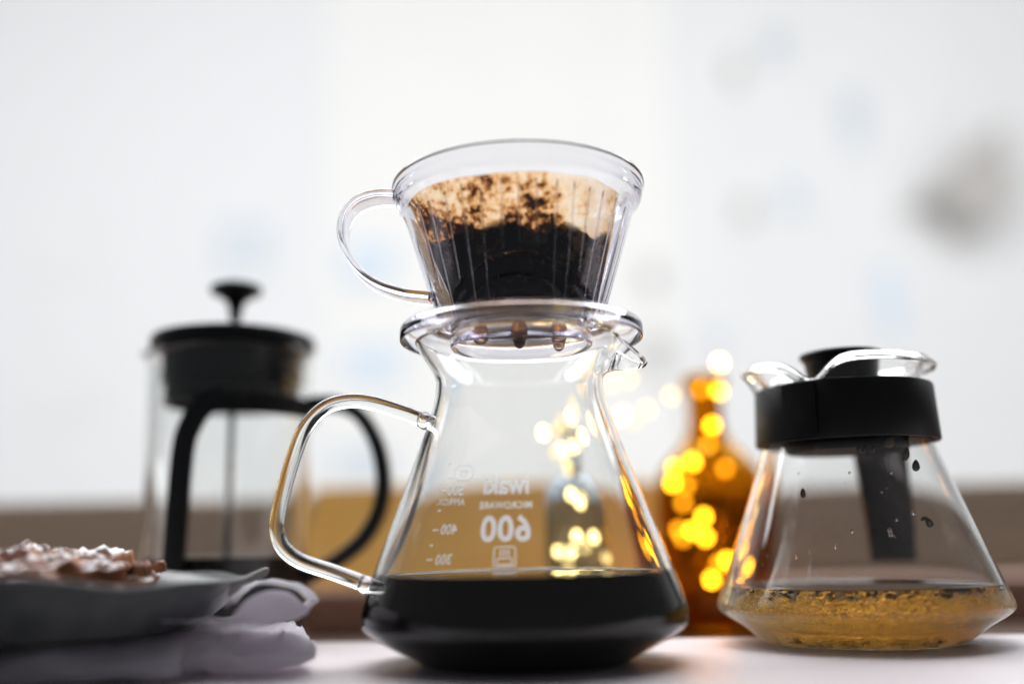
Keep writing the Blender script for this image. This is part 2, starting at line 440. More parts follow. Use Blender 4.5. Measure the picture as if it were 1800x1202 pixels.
# table top with rounded far edge
tv, tf = [], []
prof = [(-0.104, -0.0140), (-0.104, -0.002), (-0.102, 0.0)] + [(EDGE - .004, 0.0)] + \
       [(EDGE - .004 + .004 * sin(a), -.004 + .004 * cos(a)) for a in (pi/8, pi/4, 3*pi/8, pi/2)] + [(EDGE, -0.0140)]
rings = []
for x in [-0.9 + 0.03 * i for i in range(61)]:
    rings.append([Vector((x, y - (TILT * x if y > 0 else 0), z)) for y, z in prof])
V, F = loft(rings, True, True)
tab = mk("tabletop", V, F, M['table'], auto=35)
tag(tab, "white painted table top under the carafe and teapot", "table", kind="structure")
# dark wooden window sill behind and below
sl = mk("windowsill", *box(-1.4, 1.4, 0.02, 0.46, SILL_Z - .03, SILL_Z), M['sill'], smooth=False)
tag(sl, "dark brown wooden window sill behind the white table", "sill", kind="structure"); bevel(sl, .002)
fr = empty("window_frame", (0, 0.385, SILL_Z), "brown wooden lower window frame rail behind the bottles", "window")
def frame_piece(name, *b):
    o = mk(name, *box(*b), M['rail'], fr, smooth=False); bevel(o, .004); return o
rt = P(100, 880, 0.425).z - SILL_Z
V, F = box(-1.4, 1.4, 0.0, 0.12, 0.0, rt)
V = [Vector((v.x, v.y, max(v.z, 0.0136 - SILL_Z + .0006))) for v in V]
for v in V:
    if v.z > .04: v.y += .040 if v.y < .05 else 0
bevel(mk("bottom_rail", V, F, M['rail'], fr, smooth=False), .004)

ZL = 0.0136
V, F = box(-1.4, 1.4, 0.302 - .385, 0.075, 0.0006, ZL - SILL_Z)
bevel(mk("ledge", V, F, M['ledge'], fr, smooth=False), .003)
# added wooden board, leant back so its honey face catches sky light
YB = .322
bx0 = P(520, 900, YB).x; bx1 = P(1178, 900, YB).x
wbd = mk("added_board", *box(bx0, bx1, 0, .012, 0, 1), M['oak'], smooth=False)
bz = P(800, 851, YB + .060).z - ZL
for v in wbd.data.vertices:
    v.co.y += .060 * v.co.z; v.co.z *= bz
wbd.location = (0, YB, ZL); bevel(wbd, .003)
tag(wbd, "added honey coloured board, leant back behind the carafe to catch sky light", "board")

# overcast sky: the half of the sky dome that this window faces
V, F = [], []
nu, nv = 48, 24
R = 120.0
for i in range(nv + 1):
    for j in range(nu + 1):
        th = -0.12 + (pi / 2 + .12) * i / nv; ph = radians(28) + radians(124) * j / nu
        V.append(Vector((R * cos(th) * cos(ph), 0.6 + R * cos(th) * sin(ph), R * sin(th))))
for i in range(nv):
    for j in range(nu):
        a = i * (nu + 1) + j
        F.append((a, a + 1, a + nu + 2, a + nu + 1))
sky = mk("sky", V, F, M['sky'])
tag(sky, "bright white overcast sky outside the window", "sky", kind="structure")

# two pale houses across the street
def house(name, label, X0, X1, Yf, depth, z0, z1, m):
    h = empty(name, ((X0 + X1) / 2, Yf, z0), label, "building")
    hw = (X1 - X0) / 2
    o = mk("wall", *box(-hw, hw, 0, depth, 0, z1 - z0), m, h, smooth=False)
    mk("roof", *box(-hw - .3, hw + .3, -.35, depth + .3, z1 - z0, z1 - z0 + .35), M['plaster'], h, smooth=False)
    return h, (X0 + X1) / 2, z0
def win(h, cx, z0, Yf, px, py, wpx, hpx, pane, m=None):
    c = P(px, py, Yf); k = (Yf + CAM_D) / F_PX
    w_, h_ = wpx * k, hpx * k
    x, z = c.x - cx, c.z - z0
    f = mk("window", *box(x - w_/2 - .12, x + w_/2 + .12, -.06, -.004, z - h_/2 - .12, z + h_/2 + .12), m or M['plaster2'], h, smooth=False)
    mk("pane", *box(x - w_/2, x + w_/2, -.08, -.062, z - h_/2, z + h_/2), pane, f, smooth=False)
YF = 15.0
def at(px, Y): return P(px, 400, Y).x
hl, cxl, zl = house("pale_house", "tall pale grey plastered house across the street, left of the dripper",
                    at(-3300, YF), at(572, YF), YF, 8, -6, P(500, -300, YF).z, M['plaster'])
for a in ((430, 435, 95, 90, M['pane']), (120, 440, 80, 80, M['plaster2']), (120, 700, 90, 60, M['plaster2'])):
    win(hl, cxl, zl, YF, *a)
YM = 15.02
hm, cxm, zm = house("middle_house", "pale house between the two grey houses, wall lightened in place of bright sky, behind the dripper",
                    at(572.5, YM), at(1188, YM), YM, 8, -6, P(850, -200, YM).z, M['plaster3'])
for a in ((650, 465, 85, 70, M['paneblue']), (655, 640, 95, 60, M['paneblue']), (640, 815, 90, 60, M['pane']), (1143, 492, 26, 45, M['taupe']), (1150, 625, 36, 70, M['taupe'])):
    win(hm, cxm, zm, YM, *a)
YR = 14.95
hr_, cxr, zr = house("light_grey_house", "tall light grey plastered house with small windows across the street, right side",
                     at(1189, YR), at(5100, YR), YR, 8, -6, P(1500, -260, YR).z, M['plaster2'])
for a in ((1290, 130, 26, 50, M['taupe']), (1360, 85, 40, 60, M['pane']), (1310, 372, 30, 40, M['taupe']), (1390, 350, 50, 70, M['pane']),
          (1500, 215, 45, 110, M['pane']), (1560, 530, 40, 120, M['paneblue']), (1260, 600, 50, 30, M['pane'])):
    win(hr_, cxr, zr, YR, *a)
# dark gabled bay
g0 = [P(px, py, YR - .9) for px, py in ((1632, 342), (1762, 214), (1788, 362), (1716, 402), (1688, 356))]
V = [v.copy() for v in g0] + [v + Vector((0, .85, 0)) for v in g0]
n = len(g0)
F = [tuple(range(n)), tuple(range(2 * n - 1, n - 1, -1))] + [(i, (i + 1) % n, n + (i + 1) % n, n + i) for i in range(n)]
gb = mk("bay_roof", [v - Vector((cxr, YR, zr)) for v in V], F, M['taupe'], hr_, smooth=False)

# ------------------------------------------------------------------ glass carafe
AX = P(916, 800, 0).x            # axis of the carafe
def fit(lst, axpx, d, Y):
    """(pixel row, half width) of an outline -> (radius, height)"""
    out = []
    for y, hwp in lst:
        c = P(axpx, y, Y); e = P(axpx + hwp, y, Y)
        r = (e.x - c.x); r = r / sqrt(1 + (r / d) ** 2)
        Yt = Y - r * r / d
        out.append((r, P(axpx, y, Yt).z))
    return out
cprof = fit([(1114, 279), (1100, 286), (1083, 289), (1066, 287), (1035, 277), (997, 262.5), (935, 238), (870, 212), (800, 184.5), (740, 162.5),
             (705, 151.5), (685, 148), (668, 147.5), (650, 154), (630, 166), (612, 176), (600, 182)], 914, CAM_D, 0)
cprof = [(0, .0012), (.026, .0010), (.0335, .0002), (.0365, .0010), (.0405, .0032), (.0470, .0066), (.0525, .0098)] + [p for p in cprof if p[1] > .0105]
def densify(pr, n=3):
    pts = smooth_path([Vector((r, 0, z)) for r, z in pr], n)
    return [(max(p.x, 0), p.z) for p in pts]
co = densify(cprof)
co[0] = (0, co[0][1])
ZR = co[-1][1]
ZN = min((p for p in co if p[1] > .06), key=lambda p: p[0])[1]
TH = 0.0019
def offset(pr, t):
    out = []
    for i, (r, z) in enumerate(pr):
        a = pr[max(i - 1, 0)]; b = pr[min(i + 1, len(pr) - 1)]
        tx, tz = b[0] - a[0], b[1] - a[1]; L = sqrt(tx * tx + tz * tz) or 1
        if r == 0: out.append((0, z + t)); continue
        out.append((max(r - tz / L * t, 0.0008), z + tx / L * t))
    return out
ci = offset(co, TH)
lip = [(co[-1][0] - TH * .5 + TH * .62 * cos(a), co[-1][1] + TH * .5 * sin(a)) for a in (0.4, pi/2, pi - .4)]
def spout(r, z, a):
    a = (a + pi) % (2 * pi) - pi
    k = max(0.0, min(1.0, (z - ZN - .002) / (ZR - ZN - .002)))
    k = k * k * (3 - 2 * k)
    wv = exp(-(a / .20) ** 2) * k; sh = exp(-(abs(a) / .42) ** 2) * k
    return r + wv * .0092 - (sh - wv) * .0012, z - wv * .0085
car = empty("glass_carafe", (AX, 0, 0), "clear glass coffee carafe half full of black coffee under the dripper", "carafe")
V, F = lathe(co + lip + ci[::-1], 160, fn=spout)
mk("body", V, F, M['carafe'], car)
# coffee inside
zc = P(914, 1008, 0).z
ZC = zc
cl = [(max(r + .0004, 0) if r > 0 else 0, z - .0003) for r, z in ci if z < zc]
rc = cl[-1][0]
def rad_at(pr, z):
    for a, b in zip(pr, pr[1:]):
        if min(a[1], b[1]) <= z <= max(a[1], b[1]) and abs(b[1] - a[1]) > 1e-7 and a[0] > .02:
            return a[0] + (b[0] - a[0]) * (z - a[1]) / (b[1] - a[1])
    return pr[-1][0]
rt_ = rad_at(ci, zc) + .0004
cl += [(rt_, zc + .0007), (rt_ - .0010, zc + .0003), (rt_ - .0022, zc), (rt_ * .5, zc), (0, zc)]
V, F = lathe(cl, 128)
M['rim_sheen'] = princ("coffee_rim", (0.16, 0.085, 0.04), 0.25, ior=1.33)  # thin brown coffee edge, with the surface's pale reflection put into its colour
fm = [1 if min(V[i].z for i in f) > zc + .0002 and min(sqrt(V[i].x ** 2 + V[i].y ** 2) for i in f) > rt_ - .0013 else 0 for f in F]
o = mk("black_coffee", V, F, None, mats=[M['coffee'], M['rim_sheen']], fmat=fm, auto=70); o.location = (AX, 0, 0)
tag(o, "black coffee filling the lower part of the glass carafe", "coffee")
# rod handle
hp = [P(*q) - Vector((AX, 0, 0)) for q in ((752, 742), (735, 735), (700, 722), (650, 707), (610, 704.5), (572, 716), (540, 747), (520, 792), (502, 850),
                                    (489, 905), (488, 938), (501, 965), (530, 986), (580, 1003), (625, 1019), (648, 1029))]
pth = smooth_path(hp, 6)
mk("handle", *sweep(pth, circ(.00275, 20)), M['carafe'], car)
for q, rr in (((746, 739), (.0026, .0031, .0034)), ((643, 1028), (.0028, .0033, .0036))):
    mk("handle_weld", *ellipsoid(P(*q) - Vector((AX, 0, 0)), rr), M['carafe'], car)

# printed marks, wrapped on the wall (far side reads mirrored from here)
def wall_r(z): return rad_at(co, z)
def text_geo(s, size, bold=0.0, spacing=1.0):
    cu = bpy.data.curves.new("txt", 'FONT'); cu.body = s; cu.size = size; cu.align_x = 'CENTER'; cu.align_y = 'CENTER'
    cu.offset = bold; cu.space_character = spacing; cu.resolution_u = 3
    ob = bpy.data.objects.new("txt", cu); COL.objects.link(ob)
    dg = bpy.context.evaluated_depsgraph_get()
    me = bpy.data.meshes.new_from_object(ob.evaluated_get(dg))
    V = [v.co.copy() for v in me.vertices]; F = [tuple(p.vertices) for p in me.polygons]
    bpy.data.objects.remove(ob); bpy.data.curves.remove(cu); bpy.data.meshes.remove(me)
    return V, F
def wrap(V, F, name, px, py, far, m, sx=1.0):
    """put flat lettering on the carafe wall where photo pixel px,py sees the far or near wall"""
    sgn = 1 if far else -1
    Y = 0.04 * sgn
    for _ in range(12):
        c = P(px, py, Y); dx = c.x - AX; r = wall_r(c.z); Y = sgn * sqrt(max(r * r - dx * dx, 1e-8))
    c = P(px, py, Y); th0 = atan2(Y, c.x - AX); z0 = c.z
    out = []
    for v in V:
        z = z0 + v.y; r = wall_r(z) + .00012
        a = th0 + (v.x * sx) / wall_r(z0)          # reads correctly from outside
        out.append(Vector((r * cos(a), r * sin(a), z)))
    o = mk(name, out, F, m, car, smooth=False); return o
k = .36 / F_PX
kf = .40 / F_PX
def far_text(s, px, py, hpx, bold=0, sp=1.0, sx=1.0): wrap(*text_geo(s, hpx * kf / .70, bold, sp), "printed_mark", px, py, True, M['print'], sx)
far_text("iwaki", 889, 854, 30, .00022, 1.0, .95)
far_text("MICROWARE", 888, 888, 11, .00008, 1.05)
far_text("600", 888, 931, 42, .0004, 1.05)
for s, px, py in (("500", 797, 862), ("400", 785, 930), ("300", 776, 983)): far_text(s, px, py, 17, .00008)
far_text("APPROX.", 787, 882, 11, .00005)
def dash(px, py, wpx, m=None, hpx=3):
    w_, h_ = wpx * kf / 2, hpx * kf / 2
    V = [Vector((-w_, -h_, 0)), Vector((0, -h_, 0)), Vector((w_, -h_, 0)), Vector((w_, h_, 0)), Vector((0, h_, 0)), Vector((-w_, h_, 0))]
    wrap(V, [(0, 1, 4, 5), (1, 2, 3, 4)], "printed_mark", px, py, True, m or M['print'])
for px, py, w_ in ((776, 862, 13), (761, 930, 14), (750, 982, 14), (767, 896, 8), (753, 957, 8), (786, 815, 6), (742, 1006, 9)): dash(px, py, w_)
# rounded square pictogram with a flame burner, and the oval maker's emblem
def ring2(w_, h_, r, t, n=5):
    a = rrect(w_, h_, r, n); b = rrect(w_ - 2 * t, h_ - 2 * t, max(r - t, .0001), n); m_ = len(a)
    V = [Vector((x, y, 0)) for x, y in a + b]
    return V, [(i, (i + 1) % m_, m_ + (i + 1) % m_, m_ + i) for i in range(m_)]
def rect2(cx, cy_, w_, h_):
    return [Vector((cx - w_/2, cy_ - h_/2, 0)), Vector((cx + w_/2, cy_ - h_/2, 0)), Vector((cx + w_/2, cy_ + h_/2, 0)), Vector((cx - w_/2, cy_ + h_/2, 0))], [(0, 1, 2, 3)]
u = kf
r1 = ring2(42 * u, 36 * u, 6 * u, 2.2 * u); r2 = ring2(30 * u, 13 * u, 5 * u, 2.2 * u)
r2 = ([v + Vector((0, -8 * u, 0)) for v in r2[0]], r2[1])
wrap(*join_geo(r1, r2, *[rect2((i - 1) * 7 * u, 7 * u, 3 * u, 11 * u) for i in range(3)]), "printed_mark", 886, 978, True, M['print'])
r1 = ring2(42 * u, 26 * u, 12 * u, 1.6 * u); 
wrap(*join_geo(r1, rect2(0, 3 * u, 18 * u, 2 * u), rect2(-3 * u, 0, 2 * u, 13 * u), rect2(5 * u, -1 * u, 2 * u, 10 * u), rect2(-28 * u, -9 * u, 12 * u, 1.4 * u), rect2(28 * u, -9 * u, 14 * u, 1.4 * u)),
     "printed_mark", 812, 831, True, M['print'])
def near_text(s, px, py, hpx): wrap(*text_geo(s, hpx * .315 / F_PX / .70, .00003), "printed_mark", px, py, False, M['print_dark'])
near_text("N", 1012, 945, 8); near_text("IOHNN", 992, 957, 10); near_text("ABOVE FLAME", 998, 970, 8); near_text("FL", 1008, 979, 7); near_text("TAIWAN", 1002, 991, 8)

# ------------------------------------------------------------------ dripper
DX = P(913, 450, 0).x
ZF = P(913, 602, -.004).z            # lower edge of the flange
ZF = max(ZF, ZR + .0002 - .0)
FR = .0447
dr = empty("pour_over_dripper", (DX, 0, ZF), "clear plastic pour over dripper holding a paper filter, on top of the carafe", "dripper")
def L(z): return z - ZF
# flange: plate with a down-turned lip
fp = [(.0015, .0064), (.036, .0064), (.0425, .0064), (.0438, .0061), (.0445, .0053), (FR, .0042), (FR, .0010), (FR - .0002, 0.0005), (FR - .0005, .0003),
      (FR - .0009, .0005), (FR - .0011, .0010), (FR - .0012, .0042), (.0428, .0052), (.0415, .0054), (.036, .0054), (.0015, .0054)]
mk("flange", *lathe(fp, 160, closed=True), M['plastic'], dr)
# oval collar that drops into the neck
def oval(a, b, z, e=2.3, n=120): return superring(a, b, z, n, e)
co_ = [oval(.0262, .0228, .0058), oval(.0262, .0228, -.0012), oval(.0259, .0225, -.0018), oval(.0253, .0219, -.0020), oval(.0247, .0213, -.0016), oval(.0245, .0211, -.0010), oval(.0245, .0211, .0058)]
mk("collar", *loft(co_, wrap=True), M['plastic'], dr)
ZB = L(P(913, 548, 0).z)            # bottom of the cone
ZB = .0061
ZT = L(P(900, 332, 0).z)            # rim height
RIM = .0466
ZS = ZT - .0085                     # step under the rim band
def cone_ring(t, inset, n=128):
    """t 0 at bottom, 1 at step below the rim"""
    z = ZB + (ZS - ZB) * t
    a = .0300 + (.0440 - .0300) * t; b = .0125 + (.0440 - .0125) * t ** .95
    e = 2.5 - .5 * t
    return superring(a - inset, b - inset, z, n, e)
outer = [cone_ring(i / 14, 0) for i in range(15)]
rimo = [superring(RIM - .0006, RIM - .0006, ZS + .0012, 128), superring(RIM, RIM, ZS + .0026, 128), superring(RIM + .0003, RIM + .0003, ZT - .0022, 128),
        superring(RIM + .0011, RIM + .0011, ZT - .0012, 128), superring(RIM + .0010, RIM + .0010, ZT - .0003, 128), superring(RIM + .0002, RIM + .0002, ZT, 128),
        superring(RIM - .0014, RIM - .0014, ZT - .0003, 128), superring(RIM - .0018, RIM - .0018, ZT - .0020, 128), superring(RIM - .0020, RIM - .0020, ZS + .0026, 128), superring(RIM - .0028, RIM - .0028, ZS + .0008, 128)]
inner = [cone_ring(i / 14, .0019) for i in range(14, -1, -1)]
V, F = loft(outer + rimo + inner, True, False)
n0 = (len(outer) + len(rimo) + len(inner) - 1) * 128
# bottom floor inside
V += [Vector((v.x, v.y, v.z + .0002)) for v in []]
F.append(tuple(n0 + k for k in range(128)))
# the inner bottom ring sits at the same height as the outer: lift it
for k_ in range(128): V[n0 + k_].z += .0018
mk("cone_body", V, F, M['plastic'], dr)
# ribs inside the cone
def cone_pt(ang, t, inset):
    a = .0300 + .0140 * t - inset; b = .0125 + .0315 * t ** .95 - inset; e = 2.5 - .5 * t
    c, s = cos(ang), sin(ang)
    return Vector((a * math.copysign(abs(c) ** (2 / e), c), b * math.copysign(abs(s) ** (2 / e), s), ZB + (ZS - ZB) * t))
ribs = [(-150, .25, .92), (-140, .02, .9), (-128, .3, .93), (-118, .05, .95), (-108, .05, .9), (-98, .45, .95), (-90, .5, .93), (-82, .45, .95), (-72, .05, .95), (-63, .05, .95),
        (-54, .35, .93), (-45, .15, .93), (-34, .05, .92), (-22, .05, .9), (-12, .02, .86), (172, .05, .9), (20, .05, .9), (45, .05, .9), (70, .05, .9), (90, .05, .9), (110, .05, .9), (135, .05, .9), (160, .05, .9)]
for a, t0, t1 in ribs:
    pts = [cone_pt(radians(a), t0 + (t1 - t0) * i / 10, .0020) for i in range(11)]
    mk("rib", *sweep(pts, circ(.00042, 8), up=Vector((cos(radians(a)), sin(radians(a)), 0)), scale=lambda s: .35 + .65 * min(1, 6 * min(s, 1 - s) + .05)), M['plastic'], dr)
# strap handle on the left
hp = [P(*q) - Vector((DX, 0, ZF)) for q in ((703, 350), (690, 349), (660, 350), (628, 362), (608, 386), (603, 416), (611, 446), (632, 478), (666, 504), (710, 519), (748, 524), (771, 527))]
mk("handle", *sweep(smooth_path(hp, 7), rrect(.0025, .0150, .0009)), M['plastic'], dr)
# nozzles and hanging drops
for i, (px, pyb, lab) in enumerate(((845, 606, "left"), (913, 611, "middle"), (982, 616, "right"))):
    nx = P(px, 590, 0).x - DX
    pz = L(P(px, 596, 0).z)
    np_ = [(.0030, .0060), (.0029, pz), (.0026, pz - .0005), (.0022, pz), (.0022, .0060)]
    V, F = lathe(np_, 32, c=(nx, 0), closed=True)
    mk("nozzle", V, F, M['plastic'], dr)
    zb = L(P(px, pyb, 0).z)
    dp = [(0, zb)] + [(.0026 * sin(a), zb + (pz - .0002 - zb) * (1 - cos(a))) for a in (.25, .5, .8, 1.1, 1.35, pi / 2)] + [(.00225, pz + .0006), (.00225, .0066), (0, .0066)]
    V, F = lathe(dp, 32)
    d_ = mk("coffee_drop", V, F, M['brown_drop'], auto=60); d_.location = (DX + nx, 0, ZF)
    tag(d_, f"amber brown coffee drop hanging from the {lab} nozzle under the dripper", "drop", "drops under the dripper")

# paper filter
FX = DX
def fil_ring(t, inset=0, wob=0.0, n=160):
    z = .0086 + (ZS + .0002 - .0086) * t
    a = .0245 + (.0392 - .0245) * t - inset; b = .0095 + (.0385 - .0095) * t ** .95 - inset; e = 2.6 - .45 * t
    r = superring(a, b, z, n, e, cx=.0028 * (1 - t) - .0016 * t)
    if wob:
        for k_, v in enumerate(r):
            q = 1 + wob * t * fbm((v.x, v.y, v.z * .3), 60, 2); v.x *= q; v.y *= q
    return r
pf = empty("paper_filter", (FX, 0, ZF), "coffee stained paper filter inside the clear dripper", "filter")
rg = [fil_ring(i / 22, 0, .02) for i in range(23)]
for k_, v in enumerate(rg[-1]): v.z += .0012 * fbm((v.x, v.y, 3), 45, 2)
V, F = loft(rg, True, False)
# paper colours follow true height above the table: shift object coords through a parent offset
for v in V: v.z += ZF
fo = mk("paper", V, F, M['paper'], pf); fo.location.z = -ZF
# crimped seam at the left: a ridged strip folded against the wall
V, F = [], []
ns = 108
for i in range(ns + 1):
    t = .02 + .9 * i / ns
    ring = fil_ring(t, -.0003)
    p = ring[80]; q = p + Vector((-.0050 + .0012 * t, -.0030, .0006))
    wv = .00042 * sin(i * 2 * pi / 4.0)
    for s in range(5):
        c = p.lerp(q, s / 4); V.append(c + Vector((-.35, -1, 0)) * (wv * (1 if s > 0 else .2)))
for i in range(ns):
    for s in range(4):
        a = i * 5 + s; F.append((a, a + 1, a + 6, a + 5))
mk("crimped_seam", V, F, M['seam'], pf)
# grounds bed in the filter
rings = []
for i in range(15):
    t = .01 + .63 * i / 14
    rings.append(fil_ring(t, .0005))
for s in (.97, .85, .65, .45, .25, .08):
    r0 = fil_ring(.64, .0005)
    rings.append([Vector((v.x * s, v.y * s, v.z - .006 * (1 - s))) for v in r0])
V, F = loft(rings, True, True)
ntop = 11 * 160
for idx, v in enumerate(V):
    if idx >= ntop:
        kk = min(1.0, (idx - ntop) / 640)
        v.z += kk * (.0045 * fbm((v.x, v.y, 0), 75, 4) + .0012 * fbm((v.x, v.y, 5), 400, 3))
go = mk("coffee_grounds", V, F, M['grounds']); go.location = (FX, 0, ZF)
tag(go, "wet dark coffee grounds filling the paper filter", "coffee grounds", kind="stuff")

# ------------------------------------------------------------------ tea server
TY = 0.046
TAX = 1507
tx = P(TAX, 1000, TY).x
TD = CAM_D + TY
tprof_px = [(1106, 222), (1090, 243), (1075, 256), (1062, 258), (1045, 252), (1025, 243), (980, 225), (900, 193), (840, 170), (790, 151), (765, 143), (740, 137)]
tp = []
for y, hwp in tprof_px:
    axx = TAX - (1000 - y) * -.0 
    c = P(TAX, y, TY); e = P(TAX + hwp * .972, y, TY); r = e.x - c.x; r = r / sqrt(1 + (r / TD) ** 2)
    tp.append((r, P(TAX, y, TY - r * r / TD).z))
zb0 = .0004
tb = [(0, .0018), (.028, .0014), (.0355, zb0), (.0385, .0012), (.0425, .0040), (.0470, .0074)] + [p for p in tp if p[1] > .0095]
rn, zn = tb[-1]
zlip = P(1500, 628, TY - .035).z
tb += [(rn - .0006, zn + .006), (rn - .0004, zn + .014), (rn + .0018, zn + .0225), (rn + .0052, zlip - .001), (rn + .0062, zlip)]
to = densify(tb); to[0] = (0, to[0][1])
for _ in range(5):                       # round the shoulder above the foot
    q_ = list(to)
    for i in range(1, len(to) - 1):
        if .0075 < to[i][1] < .034 and to[i][0] > .042:
            to[i] = (.25 * q_[i-1][0] + .5 * q_[i][0] + .25 * q_[i+1][0], .25 * q_[i-1][1] + .5 * q_[i][1] + .25 * q_[i+1][1])
ti = offset(to, .0016)
SPA = radians(-170)      # spout direction: front left
def tspout(r, z, a):
    d_ = (a - SPA + pi) % (2 * pi) - pi
    k = max(0.0, min(1.0, (z - (zn + .012)) / (zlip - zn - .012))); k = k * k * (3 - 2 * k)
    w1 = exp(-(d_ / .33) ** 2); dip = exp(-((abs(d_) - .72) / .26) ** 2)
    return r + k * (.0055 * w1 - .0030 * dip), z + k * (-.001 * w1 - .0092 * dip)
zt = P(TAX, 1027, TY).z          # tea level
sv = empty("tea_server", (tx, TY, 0), "glass tea server with black collar and little amber tea, on the right", "teapot")
ti_up = [p for p in ti if p[1] >= zt]
rtea = rad_at(ti, zt)
lipT = [(to[-1][0] - .0008 + .001 * cos(a), to[-1][1] + .0008 * sin(a)) for a in (.4, pi / 2, pi - .4)]
prof = to + lipT + ti_up[::-1] + [(rtea, zt)]
mk("body", *lathe(prof, 144, fn=tspout), M['tea_glass'], sv)
# tea (its sides are the wet inner face of the glass)
tl = [p for p in ti if p[1] < zt - .0002] 
tl[0] = (0, tl[0][1])
side_n = len(tl)
seg = 144
full = tl + [(rtea, zt), (rtea - .0012, zt - .0006), (rtea * .5, zt - .0006), (0, zt - .0006)]
V, F = lathe(full, seg)
fm = []
for f in F:
    zs = [V[i].z for i in f]; rs = [sqrt(V[i].x ** 2 + V[i].y ** 2) for i in f]
    fm.append(1 if min(zs) > zt - .0008 and min(rs) < rtea - .0004 and max(zs) <= zt + 1e-6 and (max(zs) - min(zs)) < .0009 and min(zs) >= zt - .00075 else 0)
tea = mk("amber_tea", V, F, None, mats=[M['tea_side'], M['tea_top']], fmat=fm, auto=50); tea.location = (tx, TY, 0)
tag(tea, "amber tea in the bottom of the glass tea server", "tea")
# black collar band with clasp
bz0 = P(TAX, 768, TY - .03).z; bz1 = P(TAX, 664, TY - .03).z
def rmax(z): return rad_at(to, z)
rb0, rb1 = rmax(bz0) + .0004, rmax((bz0 + bz1) / 2) + .0004
RBT = P(1627, 700, TY).x - P(1492, 700, TY).x
RBT = max(RBT, rb0 + .001)
bnd = [(rb0, bz0), (RBT + .0012, bz0), (RBT + .0016, bz0 + .0006), (RBT + .0006, bz1 - .0008), (RBT, bz1), (rb1, bz1)]
mk("collar_band", *lathe(bnd, 128, closed=True), M['blackmatt'], sv, auto=40)
# clasp: raised overlapping end at the front left
ca = radians(-124)
rings = []
for i in range(13):
    a = ca - radians(22) * i / 12
    rr = RBT + .0006
    cs = [(rr, bz0 + .0012), (rr + .0022, bz0 + .0012), (rr + .0016, bz1 - .0008), (rr - .0004, bz1 - .0008)]
    rings.append([Vector((r * cos(a), r * sin(a), z)) for r, z in cs])
mk("band_clasp", *loft(rings, True, True), M['blackmatt'], sv, smooth=True, auto=40)
# lid: disc plugged in the neck with a raised cap
zl0 = bz1 - .026; zl1 = bz1 + .0006
rl = rn - .0036
lid = mk("lid", *lathe([(0, zl0), (rl - .004, zl0), (rl - .003, zl0 + .001), (rl - .002, zl1 - .002), (rl + .0002, zl1 - .001), (rl, zl1), (rl - .010, zl1 + .0012), (0, zl1 + .0012)], 96), M['blackmatt'], sv, auto=40)
kz = P(1480, 622, TY).z
kr = (P(1550, 630, TY).x - P(1407, 630, TY).x) / 2
V, F = lathe([(0, zl1), (kr - .003, zl1), (kr - .002, kz - .004), (kr, kz - .001), (kr - .0006, kz), (0, kz + .0004)], 64, c=(P(1478, 630, TY).x - tx, 0))
mk("lid_knob", V, F, M['blackmatt'], lid, auto=40)
# black handle hanging from the band at the back
hb = [(1548, 762, .047), (1551, 790, .051), (1557, 840, .059), (1565, 900, .067), (1570, 950, .073), (1573, 985, .076)]
hpts = [P(px, py, TY + dy) - Vector((tx, TY, 0)) for px, py, dy in hb]
wv_ = (.0275, .0215)
pth = smooth_path(hpts, 6)
rings = []
for i, p in enumerate(pth):
    s = i / (len(pth) - 1); wd = wv_[0] + (wv_[1] - wv_[0]) * s; th_ = .006
    rings.append([p + Vector((x, y, 0)) for x, y in rrect(wd, th_, .002)])
mk("handle", *loft(rings, True, True), M['blackmatt'], sv, auto=50)
bk = [P(1545, 745, TY + .034) - Vector((tx, TY, 0)), P(1548, 748, TY + .050) - Vector((tx, TY, 0))]
mk("handle_bracket", *sweep([bk[0], bk[0].lerp(bk[1], .5), bk[1]], rrect(.016, .012, .002), up=Vector((0, 0, 1))), M['blackmatt'], sv, auto=50)

# floating and sunken tea leaves
def flake(c, sz, rot, flat=.25):
    V, F = ellipsoid((0, 0, 0), (sz, sz * random.uniform(.45, .8), sz * flat), 7, 4)
    V = [v * (1 + .45 * noise.noise(v * 700 + Vector(c) * 900)) for v in V]
    return [rot @ v + Vector(c) for v in V], F
random.seed(5)
parts = []
for i in range(300):
    a = random.uniform(0, 2 * pi); r = (rtea - .0015) * (1 - abs(random.gauss(0, .05)))
    z = zt - .0014 - abs(random.gauss(0, .0011))
    r = min(r, rad_at(ti, z) - .0014)
    parts.append(flake((r * cos(a), r * sin(a), z), random.uniform(.0008, .0023), Euler((random.uniform(-.6, .6), random.uniform(-.6, .6), random.uniform(0, 6))).to_matrix()))
V, F = join_geo(*parts)
o = mk("floating_tea_leaves", V, F, M['leaf']); o.location = (tx, TY, 0)
tag(o, "dark tea leaves floating in a ring on the amber tea", "tea leaves", kind="stuff")
parts = []
for i in range(300):
    a = random.uniform(0, 2 * pi); r = .036 * sqrt(random.random()) 
    parts.append(flake((r * cos(a), r * sin(a), .0046 + .0022 * random.random()), random.uniform(.0010, .0026), Euler((random.uniform(-.5, .5), random.uniform(-.5, .5), random.uniform(0, 6))).to_matrix()))
V, F = join_geo(*parts)
o = mk("sunken_tea_leaves", V, F, M['leaf']); o.location = (tx, TY, 0)
tag(o, "dark tea leaves settled on the bottom of the tea server", "tea leaves", kind="stuff")
